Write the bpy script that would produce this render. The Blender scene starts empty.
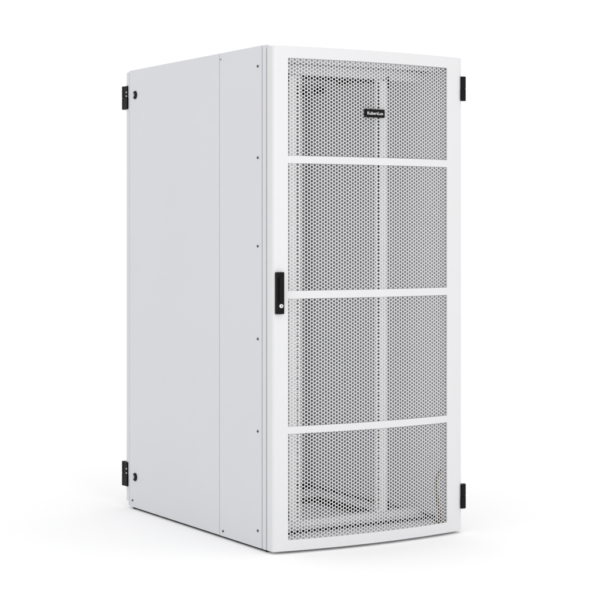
import bpy, bmesh, math
from mathutils import Vector, Matrix

# ------------------------------------------------------------------ camera, world, light
scene = bpy.context.scene
COL = scene.collection
cam_d = bpy.data.cameras.new("camera")
cam = bpy.data.objects.new("camera", cam_d)
COL.objects.link(cam)
scene.camera = cam
cam.location = (-3.28416, -5.61282, 1.26372)
cam.rotation_euler = (math.radians(90), 0, -math.radians(31.515))
cam_d.sensor_width = 36
cam_d.lens = 1647.42 / 600 * 36
cam_d.shift_y = -(300 - 232.71) / 600
cam_d.clip_end = 500

world = bpy.data.worlds.new("World")
scene.world = world
world.use_nodes = True
bg = world.node_tree.nodes["Background"]
bg.inputs[0].default_value = (1, 1, 1, 1)
bg.inputs[1].default_value = 1.06

def area(name, loc, target, size, power):
    d = bpy.data.lights.new(name, 'AREA')
    d.shape = 'RECTANGLE'; d.size, d.size_y = size; d.energy = power
    o = bpy.data.objects.new(name, d); COL.objects.link(o)
    o.location = loc
    o.rotation_euler = (Vector(target) - Vector(loc)).to_track_quat('-Z', 'Y').to_euler()
    return o
area("softbox_lamp", (-0.6, -7.0, 2.4), (0.45, 0, 1.0), (3.0, 2.4), 115)

scene.render.engine = 'CYCLES'
scene.view_settings.view_transform = 'Standard'
scene.view_settings.look = 'None'
scene.view_settings.exposure = 0
scene.view_settings.gamma = 1

# ------------------------------------------------------------------ materials
def material(name, rgb, rough=0.5, metal=0.0, bump=0.0, bump_scale=900.0, mottle=0.0, mscale=6.0, spec=0.5):
    m = bpy.data.materials.new(name); m.use_nodes = True
    nt = m.node_tree; b = nt.nodes["Principled BSDF"]
    b.inputs["Roughness"].default_value = rough
    b.inputs["Metallic"].default_value = metal
    b.inputs["Specular IOR Level"].default_value = spec
    tc = nt.nodes.new("ShaderNodeTexCoord")
    n = nt.nodes.new("ShaderNodeTexNoise")
    n.inputs["Scale"].default_value = mscale; n.inputs["Detail"].default_value = 4
    r = nt.nodes.new("ShaderNodeMapRange")
    r.inputs["To Min"].default_value = 1 - mottle; r.inputs["To Max"].default_value = 1 + mottle
    mul = nt.nodes.new("ShaderNodeVectorMath"); mul.operation = 'SCALE'
    mul.inputs[0].default_value = rgb
    nt.links.new(tc.outputs["Object"], n.inputs["Vector"])
    nt.links.new(n.outputs["Fac"], r.inputs["Value"])
    nt.links.new(r.outputs["Result"], mul.inputs["Scale"])
    nt.links.new(mul.outputs["Vector"], b.inputs["Base Color"])
    if bump:
        n2 = nt.nodes.new("ShaderNodeTexNoise")
        n2.inputs["Scale"].default_value = bump_scale; n2.inputs["Detail"].default_value = 2
        bp = nt.nodes.new("ShaderNodeBump")
        bp.inputs["Strength"].default_value = bump; bp.inputs["Distance"].default_value = 0.0006
        nt.links.new(tc.outputs["Object"], n2.inputs["Vector"])
        nt.links.new(n2.outputs["Fac"], bp.inputs["Height"])
        nt.links.new(bp.outputs["Normal"], b.inputs["Normal"])
    return m

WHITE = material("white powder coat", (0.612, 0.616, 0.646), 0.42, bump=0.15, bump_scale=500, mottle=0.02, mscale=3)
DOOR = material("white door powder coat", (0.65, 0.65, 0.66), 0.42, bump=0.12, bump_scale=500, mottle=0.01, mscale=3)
INNER = material("white powder coat lightened inside", (0.75, 0.75, 0.768), 0.45, bump=0.1, bump_scale=500, mottle=0.01, mscale=3)  # same white made lighter, standing in for light inside the cabinet
RAIL = material("white rail coat with painted light", (0.92, 0.92, 0.92), 0.4, mottle=0.005)  # whitened in colour to stand in for light falling on the rails
SHADE = material("dark hole shade", (0.06, 0.06, 0.065), 0.8, mottle=0.3, mscale=60)  # the dark interior behind the rail holes, put into colour
BLACK = material("black satin plastic", (0.006, 0.006, 0.0065), 0.5, bump=0.1, mottle=0.05, spec=0.10)
RUBBER_SHADE = material("black rubber and shade", (0.006, 0.006, 0.006), 0.9, mottle=0.1, spec=0.1)  # feet, plus the black strips and blocks that stand in for shade
CORNER_SHADE = material("grey corner shade", (0.38, 0.38, 0.385), 0.9, mottle=0.2, mscale=40, spec=0.1)  # shade of the rear inner corner, put into colour
STEEL = material("zinc plated steel", (0.75, 0.75, 0.74), 0.28, metal=1.0, mottle=0.05, mscale=80)
DARKSTEEL = material("dark screw steel", (0.06, 0.06, 0.065), 0.5, metal=0.4, mottle=0.1, mscale=80)
INK = material("white print", (0.85, 0.85, 0.85), 0.5)
WIRE = material("brown yellow cable jacket", (0.085, 0.052, 0.012), 0.5, mottle=0.15, mscale=60)
FLOOR = material("white studio floor", (0.97, 0.97, 0.97), 0.9, mottle=0.003, spec=0.0)

# ------------------------------------------------------------------ helpers
def box(bm, x0, x1, y0, y1, z0, z1, mi=0):
    g = bmesh.ops.create_cube(bm, size=1)
    bmesh.ops.scale(bm, vec=(x1 - x0, y1 - y0, z1 - z0), verts=g['verts'])
    bmesh.ops.translate(bm, vec=((x0 + x1) / 2, (y0 + y1) / 2, (z0 + z1) / 2), verts=g['verts'])
    for f in {f for v in g['verts'] for f in v.link_faces}: f.material_index = mi

def cyl(bm, c, r, h, axis='z', seg=24, r2=None, mi=0):
    rot = {'z': Matrix.Identity(3), 'x': Matrix.Rotation(math.pi / 2, 3, 'Y'), 'y': Matrix.Rotation(math.pi / 2, 3, 'X')}[axis]
    g = bmesh.ops.create_cone(bm, cap_ends=True, segments=seg, radius1=r, radius2=r if r2 is None else r2, depth=h)
    for v in g['verts']: v.co = rot @ v.co + Vector(c)
    for f in {f for v in g['verts'] for f in v.link_faces}: f.material_index = mi

def obj(name, bm, mats, parent=None, bevel=0.0, seg=2, smooth=35):
    bmesh.ops.recalc_face_normals(bm, faces=bm.faces)
    me = bpy.data.meshes.new(name); bm.to_mesh(me); bm.free()
    for m in (mats if isinstance(mats, (list, tuple)) else [mats]): me.materials.append(m)
    o = bpy.data.objects.new(name, me); COL.objects.link(o)
    if parent is not None: o.parent = parent
    if smooth:
        me.shade_smooth()
        try: me.set_sharp_from_angle(angle=math.radians(smooth))
        except Exception: pass
    if bevel:
        b = o.modifiers.new("bevel", 'BEVEL'); b.width = bevel; b.segments = seg
        b.limit_method = 'ANGLE'; b.angle_limit = math.radians(40); b.harden_normals = True
    return o

def boxes(name, lst, mats, parent, bevel=0.0, **k):
    bm = bmesh.new()
    for b in lst: box(bm, *b)
    return obj(name, bm, mats, parent, bevel, **k)

W, D, H = 0.930, 1.242, 2.0065

# ------------------------------------------------------------------ setting
bm = bmesh.new()
bmesh.ops.create_grid(bm, x_segments=8, y_segments=8, size=150)
fl = obj("floor", bm, FLOOR, smooth=0); fl["kind"] = "structure"

# ------------------------------------------------------------------ the cabinet
cab = bpy.data.objects.new("server_cabinet", None); COL.objects.link(cab)
cab["label"] = "tall white metal server rack cabinet with curved perforated door, standing on the white floor"
cab["category"] = "server cabinet"

# --- carcass: posts, roof, base
for (x0, x1, y0, y1) in ((0.014, 0.048, 0.0, 0.046), (W - 0.048, W - 0.014, 0.0, 0.046),
                         (0.014, 0.048, 1.165, 1.236), (W - 0.048, W - 0.014, 1.165, 1.236)):
    lst = [(x0, x1, y0, y1, 0.046, 1.970)]
    if y0 == 0.0:   # the front edge of the post shows beside the door
        lst.append((0.0, 0.0135, 0.0, 0.0290, 0.010, H) if x0 < .5 else (W - 0.0135, W, 0.0, 0.0300, 0.010, H))
    boxes("corner_post", lst, INNER if y0 else WHITE, cab, 0.0015)
bm = bmesh.new()
box(bm, 0.014, W - 0.014, 0.001, 1.236, 1.9725, 2.0045)
obj("roof", bm, INNER, cab, 0.002)

# base frame with its big cable opening
ox0, ox1, oy0, oy1 = 0.20, 0.750, 0.36, 0.802
b0, b1 = 0.014, W - 0.014
base = boxes("floor_plate", [(b0, b1, 0.002, oy0, 0.010, 0.045), (b0, b1, oy1, 1.236, 0.010, 0.045),
                             (b0, ox0, oy0 + .0005, oy1 - .0005, 0.0105, 0.0445), (ox1, b1, oy0 + .0005, oy1 - .0005, 0.0105, 0.0445)], INNER, cab)
boxes("edge_shade", [(ox0 + .001, ox1 - .001, oy1 - 0.006, oy1 - 0.001, 0.025, 0.051),
                    (ox1 - 0.009, ox1 - 0.001, oy0 + .001, oy1 - 0.011, 0.022, 0.052),
                    (ox0 + 0.001, ox0 + 0.006, oy0 + .001, oy1 - 0.011, 0.022, 0.052)], RUBBER_SHADE, base, 0.001)  # added black strips painting the shade along the opening's edge
boxes("plinth_shade", [(0.012, W - 0.012, 0.012, 0.030, 0.0008, 0.0098), (0.012, W - 0.012, 1.205, 1.225, 0.0008, 0.0098), (0.016, 0.030, 0.0305, 1.2045, 0.0008, 0.0098), (W - 0.030, W - 0.0125, 0.0305, 1.2045, 0.0008, 0.0098)], RUBBER_SHADE, base)  # added black skirt that stops light leaking and darkens the base line
boxes("bottom_pan", [(ox0 + .008, ox1 - .008, oy0 + .008, oy1 - .008, 0.012, 0.016)], INNER, base)

# added dark strips in place of the shade in the inner seams
boxes("seam_shade", [(0.10, W - 0.05, 0.078, 0.086, 0.0455, 0.057)], RUBBER_SHADE, cab)
boxes("seam_shade", [(W - 0.0435, W - 0.036, 0.10, 1.06, 0.0455, 0.0535)], RUBBER_SHADE, cab)
boxes("seam_shade", [(0.60, W - 0.052, 1.046, 1.058, 0.0455, 0.072)], RUBBER_SHADE, cab)
boxes("seam_shade", [(W - 0.0435, W - 0.036, 0.06, 0.86, 1.955, 1.9715)], RUBBER_SHADE, cab)
boxes("seam_shade", [(W - 0.0435, W - 0.0325, 0.98, 1.075, 1.925, 1.953)], RUBBER_SHADE, cab)
boxes("seam_shade", [(0.60, W - 0.052, 1.115, 1.160, 1.922, 1.950)], RUBBER_SHADE, cab)
boxes("seam_shade", [(W - 0.0435, W - 0.032, 1.085, 1.140, 0.06, 1.925)], CORNER_SHADE, cab)  # grey strip painting the shade of the rear corner recess
# inner liner of the right wall and beams
boxes("inner_liner", [(W - 0.032, W - 0.0165, 0.052, 1.160, 0.046, 1.971)], INNER, cab)
boxes("inner_liner", [(0.0165, 0.032, 0.052, 1.160, 0.046, 1.971)], INNER, cab)
boxes("roof_beam", [(0.050, W - 0.050, 1.170, 1.232, 1.935, 1.9715)], INNER, cab, .002)
boxes("roof_beam", [(0.050, W - 0.050, 0.004, 0.044, 1.945, 1.9715)], INNER, cab, .002)

# feet
for fx, fy in ((0.07, 0.07), (W - 0.07, 0.07), (0.07, 1.17), (W - 0.07, 1.17)):
    bm = bmesh.new(); cyl(bm, (fx, fy, 0.005), 0.024, 0.0098, 'z')
    obj("foot", bm, RUBBER_SHADE, cab)

# --- side panels
def screw(name, y, z, r, parent, side=-1, mat=DARKSTEEL):
    bm = bmesh.new()
    x = -0.0012 if side < 0 else W + 0.0012
    cyl(bm, (x, y, z), r, 0.004, 'x', 20)
    cyl(bm, (x + side * 0.0022, y, z), r * 0.62, 0.0016, 'x', 6, mi=1)
    return obj(name, bm, [mat, DARKSTEEL], parent)

def side_set(side):
    x0, x1 = (0.0, 0.0125) if side < 0 else (W - 0.0125, W)
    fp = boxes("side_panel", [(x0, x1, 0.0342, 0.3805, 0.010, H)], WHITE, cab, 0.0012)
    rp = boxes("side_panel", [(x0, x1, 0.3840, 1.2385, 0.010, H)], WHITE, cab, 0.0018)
    for z in (1.926, 1.562, 1.210, 0.841, 0.4735, 0.078):
        screw("screw", 0.063, z, 0.0048, fp, side)
    screw("screw", 0.349, 0.032, 0.0046, fp, side)
    screw("screw", 0.368, 1.980, 0.0045, fp, side, STEEL)
    screw("screw", 1.206, 0.041, 0.0045, rp, side)
    # slim spring latch near the top of the seam
    xl = -0.0006 if side < 0 else W - 0.0014
    boxes("latch_tab", [(xl, xl + 0.002, 0.3865, 0.405, 1.925, 1.990)], WHITE, rp, 0.0006)
    for z in (1.891, 0.1506):
        bm = bmesh.new()
        xs = 0 if side < 0 else W
        cyl(bm, (xs + side * 0.0015, 1.179, z), 0.0185, 0.0055, 'x', 32)
        cyl(bm, (xs + side * 0.0050, 1.179, z), 0.0165, 0.0020, 'x', 32, r2=0.0165)
        lk = obj("panel_lock", bm, BLACK, rp, 0.0008)
        bm = bmesh.new()
        cyl(bm, (xs + side * 0.0060, 1.187, z), 0.0085, 0.0025, 'x', 24)
        box(bm, *(sorted((xs + side * 0.0070, xs + side * 0.0076))), 1.185, 1.189, z - .006, z + .006, 1)
        obj("lock_barrel", bm, [STEEL, BLACK], rp, 0.0004)
side_set(-1); side_set(1)

# --- rear door
rd = boxes("rear_door", [(0.001, W - 0.001, 1.2425, 1.254, 0.012, 2.004), (0.0025, W - 0.0025, 1.2542, 1.278, 0.030, 2.001)], WHITE, cab, 0.003)

boxes("inner_liner", [(0.020, W - 0.020, 1.2375, 1.2415, 0.050, 1.965)], INNER, rd)

# --- hinges
def hinge(cx, cy, leaf, z0, z1):
    bm = bmesh.new()
    zm = (z0 + z1) / 2
    for (a, b) in ((z0, zm - 0.0008), (zm + 0.0008, z1)):
        cyl(bm, (cx, cy, (a + b) / 2), 0.0115, b - a, 'z', 28)
    cyl(bm, (cx, cy, zm), 0.0095, z1 - z0 - 0.004, 'z', 28)
    x0, x1, y0, y1 = leaf
    box(bm, x0, x1, y0, y1, z0 + .0005, zm - .0012)
    box(bm, x0 + .001, x1 - .001, y0 + .001, y1 - .001, zm - .0008, z1 - .0005)
    return obj("hinge", bm, BLACK, cab, 0.0015)
for z0, z1 in ((1.819, 1.922), (0.102, 0.205)):
    hinge(W + 0.0050, -0.048, (W - 0.0130, W + 0.007, -0.0620, -0.034), z0, z1)
for z0, z1 in ((1.832, 1.939), (0.097, 0.209)):
    h = hinge(0.004, 1.302, (-0.006, 0.014, 1.2560, 1.303), z0, z1)
    for zz in ((z0 + z1) / 2 + 0.006, z1 - 0.030):
        bm = bmesh.new(); cyl(bm, (-0.0062, 1.2590, zz), 0.0035, 0.003, 'x', 16)
        obj("hinge_screw", bm, STEEL, h)

# --- front door : curved frame
BOW = 0.046; VC = -0.052; RC = 0.022; RCR = 0.036
def vfront(u): return VC - BOW * (1 - ((u - W / 2) / (W / 2)) ** 2)
WU0, WU1 = 0.0640, 0.8360
path = [(0.0, -0.0075), (0.0, -0.018), (0.0, VC + 0.010)]
ang_n = 7
def corner(cx, left):
    v_in = vfront(RC) if left else vfront(W - RCR)
    pts = []
    p0 = Vector((0.0, VC + 0.010)) if left else Vector((W, VC + 0.020))
    p1 = Vector((0.0 if left else W, VC - 0.0015))
    p2 = Vector((RC if left else W - RCR, v_in))
    for i in range(1, ang_n + 1):
        t = i / ang_n
        pts.append(tuple(p0 * (1 - t) ** 2 + p1 * 2 * t * (1 - t) + p2 * t * t))
    return pts
path += corner(0, True)
us = sorted([WU0, WU1] + [RC + (W - RC - RCR) * i / 60 for i in range(1, 60) if min(abs(RC + (W - RC - RCR) * i / 60 - q) for q in (WU0, WU1)) > 0.003])
path += [(u, vfront(u)) for u in us]
rc = corner(0, False)[::-1]
path += rc + [(W, VC + 0.020), (W, -0.018), (W, -0.0075)]
iL = path.index((WU0, vfront(WU0))); iR = path.index((WU1, vfront(WU1)))
ZB, ZT = 0.0105, 1.9985
BARS = [(0.4715, 0.5005), (1.0035, 1.0350), (1.5370, 1.5670)]
WZ0, WZ1 = 0.054, 1.9515
zs = [ZB, WZ0] + [z for b in BARS for z in b] + [WZ1, ZT]

bm = bmesh.new()
grid = [[bm.verts.new((u, v, z)) for z in zs] for (u, v) in path]
open_rows = [1, 3, 5, 7]
sheet = []
for i in range(len(path) - 1):
    for j in range(len(zs) - 1):
        if iL <= i < iR and j in open_rows: continue
        sheet.append(bm.faces.new((grid[i][j], grid[i + 1][j], grid[i + 1][j + 1], grid[i][j + 1])))
bmesh.ops.recalc_face_normals(bm, faces=bm.faces)
# make normals point outwards (towards -y)
mid = min(sheet, key=lambda f: f.calc_center_median().y)
if mid.normal.y > 0: bmesh.ops.reverse_faces(bm, faces=bm.faces)
bmesh.ops.solidify(bm, geom=list(bm.faces), thickness=0.006)
for v in bm.verts: v.co.y = min(v.co.y, -0.0073)
# top and bottom closing flanges (between the sheet and the back plane)
ys_back = -0.0078
for (za, zb) in ((ZB + 0.0002, ZB + 0.003), (ZT - 0.003, ZT - 0.0002)):
    ring = [(u, v + 0.0005) for (u, v) in path[2:-2]]
    ring = [(min(max(u, 0.0005), W - 0.0005), v) for u, v in ring]
    lo = [bm.verts.new((u, v, za)) for u, v in ring] + [bm.verts.new((W - 0.0005, ys_back, za)), bm.verts.new((0.0005, ys_back, za))]
    hi = [bm.verts.new((v.co.x, v.co.y, zb)) for v in lo]
    bm.faces.new(lo); bm.faces.new(hi[::-1])
    n = len(lo)
    for k in range(n): bm.faces.new((lo[k], lo[(k + 1) % n], hi[(k + 1) % n], hi[k]))
door = obj("front_door", bm, DOOR, cab, 0.0, smooth=25)
bv = door.modifiers.new("bevel", 'BEVEL'); bv.width = 0.0012; bv.segments = 2; bv.limit_method = 'ANGLE'; bv.angle_limit = math.radians(60)

# --- perforated panels : every hole is cut out of the sheet
PITCH = 0.01405; CS = PITCH * math.sqrt(3) / 2
RH = 0.0063              # hole radius
PV = 0.0068              # behind the frame's face
def perforated(z0, z1):
    bm = bmesh.new()
    ncol = int(round((WU1 - WU0) / CS)) + 2
    cs = (WU1 - WU0) / (ncol - 2)
    cache = {}
    def V(u, z):
        k = (round(u * 20000), round(z * 20000))
        v = cache.get(k)
        if v is None:
            v = bm.verts.new((u, vfront(u) + PV, z)); cache[k] = v
        return v
    R = cs * 2 / 3
    for i in range(ncol):
        uc = WU0 + (i - 0.5) * cs
        jlo = int(math.floor(z0 / PITCH)) - 1; jhi = int(math.ceil(z1 / PITCH)) + 1
        for j in range(jlo, jhi + 1):
            zc = (j + (0.5 if i % 2 else 0)) * PITCH
            if zc < z0 - PITCH * 0.45 or zc > z1 + PITCH * 0.45: continue
            outer = []; inner = []
            hx = [(R, 0), (R / 2, PITCH / 2), (-R / 2, PITCH / 2), (-R, 0), (-R / 2, -PITCH / 2), (R / 2, -PITCH / 2)]
            for k, (a, b) in enumerate(hx):
                outer.append(V(uc + a, zc + b))
                an = math.radians(60 * k)
                u = uc + RH * math.cos(an); z = zc + RH * math.sin(an)
                inner.append(bm.verts.new((u, vfront(u) + PV, z)))
            for k in range(6):
                bm.faces.new((outer[k], outer[(k + 1) % 6], inner[(k + 1) % 6], inner[k]))
    bm.normal_update()
    bmesh.ops.recalc_face_normals(bm, faces=bm.faces)
    if sum(f.normal.y for f in list(bm.faces)[:50]) > 0: bmesh.ops.reverse_faces(bm, faces=bm.faces)
    bmesh.ops.solidify(bm, geom=list(bm.faces), thickness=0.0012)
    return obj("mesh_panel", bm, DOOR, door, smooth=0)
perforated(WZ0, BARS[0][0]); perforated(BARS[0][1], BARS[1][0])
perforated(BARS[1][1], BARS[2][0]); perforated(BARS[2][1], WZ1)

# --- swing handle on the left stile
hu0, hu1 = 0.0075, 0.0420
hz0, hz1 = 0.9445, 1.1090
hv = -0.0650
bm = bmesh.new(); box(bm, hu0, hu1, hv - 0.0075, hv + 0.010, hz0, hz1)
handle = obj("door_handle", bm, BLACK, cab, 0.003, 3)
uc = (hu0 + hu1) / 2 + 0.0008
bm = bmesh.new()
box(bm, uc - 0.0105, uc + 0.0105, hv - 0.0175, hv - 0.0078, hz0 + 0.046, hz1 - 0.020)
obj("lever", bm, BLACK, handle, 0.006, 4)
bm = bmesh.new()
cyl(bm, (uc, hv - 0.0098, hz0 + 0.032), 0.0078, 0.0045, 'y', 32)
cyl(bm, (uc, hv - 0.0125, hz0 + 0.032), 0.0068, 0.003, 'y', 32)
box(bm, uc - 0.0018, uc + 0.0018, hv - 0.01425, hv - 0.0140, hz0 + 0.0275, hz0 + 0.0365, 1)
obj("lock_cylinder", bm, [INK, BLACK], handle, 0.0005)

# --- name badge
bu0, bu1, bz0, bz1 = 0.4045, 0.4985, 1.7290, 1.7625
bm = bmesh.new(); n = 12
f = [];
for i in range(n + 1):
    u = bu0 + (bu1 - bu0) * i / n; v = vfront(u)
    f.append([bm.verts.new((u, v + a, z)) for a, z in ((-0.0045, bz0), (-0.0045, bz1), (0.0078, bz1), (0.0078, bz0))])
for i in range(n):
    for k in range(4): bm.faces.new((f[i][k], f[i][(k + 1) % 4], f[i + 1][(k + 1) % 4], f[i + 1][k]))
bm.faces.new(f[0]); bm.faces.new(f[-1][::-1])
badge = obj("badge", bm, BLACK, cab, 0.0015)
cu = bpy.data.curves.new("lettering", 'FONT'); cu.body = "KubertLux"; cu.size = 0.0175; cu.extrude = 0.0003
cu.offset = 0.0
cu.align_x = 'CENTER'; cu.align_y = 'CENTER'
tmp = bpy.data.objects.new("lettering_curve", cu); COL.objects.link(tmp)
dg = bpy.context.evaluated_depsgraph_get(); dg.update()
me = bpy.data.meshes.new_from_object(tmp.evaluated_get(dg))
bpy.data.objects.remove(tmp); bpy.data.curves.remove(cu)
xs = [v.co.x for v in me.vertices]; ys = [v.co.y for v in me.vertices]
sx = 0.076 / (max(xs) - min(xs)); cx = (max(xs) + min(xs)) / 2; cy = (max(ys) + min(ys)) / 2
for v in me.vertices:
    u = (bu0 + bu1) / 2 + (v.co.x - cx) * sx; z = (bz0 + bz1) / 2 + (v.co.y - cy)
    v.co = (u, vfront(u) - 0.0049 - v.co.z, z)
me.materials.clear(); me.materials.append(INK)
lt = bpy.data.objects.new("lettering", me); COL.objects.link(lt); lt.parent = badge

# --- 19 inch mounting rails with square holes
RY = 0.190
def rail(u_out, u_in):
    s = 1 if u_in > u_out else -1           # direction towards the middle
    bm = bmesh.new()
    z0, z1 = 0.075, 1.912
    a = [u_out, u_out + s * 0.030, u_out + s * 0.0355, u_out + s * 0.0475, u_in]
    zz = [z0]; solid = []
    U = 0.04445; z = z0 + 0.010
    while z + U < z1:
        for k in (0.0063, 0.0222, 0.0381):
            zz += [z + k - 0.0054, z + k + 0.0054]
        z += U
    zz.append(z1)
    g = [[bm.verts.new((u, RY, q)) for q in zz] for u in a]
    for i in range(4):
        for j in range(len(zz) - 1):
            if i == 2 and j % 2 == 1: continue
            bm.faces.new((g[i][j], g[i + 1][j], g[i + 1][j + 1], g[i][j + 1]))
    bmesh.ops.recalc_face_normals(bm, faces=bm.faces)
    if list(bm.faces)[0].normal.y > 0: bmesh.ops.reverse_faces(bm, faces=bm.faces)
    bmesh.ops.solidify(bm, geom=list(bm.faces), thickness=0.002)
    xo = sorted((u_out, u_out + s * 0.002))
    box(bm, xo[0], xo[1], RY + 0.0025, RY + 0.060, z0, z1)
    r = obj("mounting_rail", bm, RAIL, cab, smooth=0)
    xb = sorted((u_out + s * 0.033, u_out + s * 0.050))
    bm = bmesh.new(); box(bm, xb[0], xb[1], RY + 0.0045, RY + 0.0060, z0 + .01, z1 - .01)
    if s < 0: obj("hole_shade", bm, SHADE, r)  # added dark strip painting the darkness seen through the holes
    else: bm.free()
    for q0, q1 in ((0.078, 0.122), (1.880, 1.930)):
        xb = sorted((u_out - s * 0.0005, u_out - s * 0.016))
        bm = bmesh.new(); box(bm, xb[0], xb[1], RY + 0.001, RY + 0.030, q0, q1)
        obj("gap_shade", bm, RUBBER_SHADE, r, 0.001)  # added black blocks in place of the dark gaps beside the rails
    return r
rail(0.2215, 0.2770); rail(0.7075, 0.6520)
# cross bars carrying the rails
boxes("cross_bar", [(0.034, W - 0.034, RY + 0.004, RY + 0.050, 1.9165, 1.958)], INNER, cab, 0.002)
boxes("seam_shade", [(0.281, 0.648, RY - 0.0005, RY + 0.0035, 1.898, 1.9135)], RUBBER_SHADE, cab)  # added black strip painting the dark seam under the cross bar
boxes("cross_bar", [(0.034, W - 0.034, RY + 0.004, RY + 0.050, 0.046, 0.073)], INNER, cab, 0.002)

# --- loose earth wire behind the door, lower right
pts = [(0.826, -0.04, 0.270), (0.818, -0.04, 0.262), (0.805, -0.04, 0.246), (0.799, -0.04, 0.222), (0.801, -0.04, 0.192), (0.807, -0.04, 0.154), (0.809, -0.04, 0.125), (0.818, -0.04, 0.091), (0.823, -0.038, 0.066), (0.828, -0.02, 0.044), (0.835, 0.02, 0.047)]
cu = bpy.data.curves.new("w", 'CURVE'); cu.dimensions = '3D'; cu.bevel_depth = 0.0068; cu.bevel_resolution = 3
sp = cu.splines.new('NURBS'); sp.points.add(len(pts) - 1); sp.use_endpoint_u = True; sp.order_u = 4
for q, p in zip(sp.points, pts): q.co = (*p, 1)
tmp = bpy.data.objects.new("w", cu); COL.objects.link(tmp)
dg = bpy.context.evaluated_depsgraph_get(); dg.update()
me = bpy.data.meshes.new_from_object(tmp.evaluated_get(dg)); me.name = "earth_wire"
bpy.data.objects.remove(tmp); bpy.data.curves.remove(cu)
me.materials.clear(); me.materials.append(WIRE); me.shade_smooth()
w = bpy.data.objects.new("earth_wire", me); COL.objects.link(w); w.parent = cab
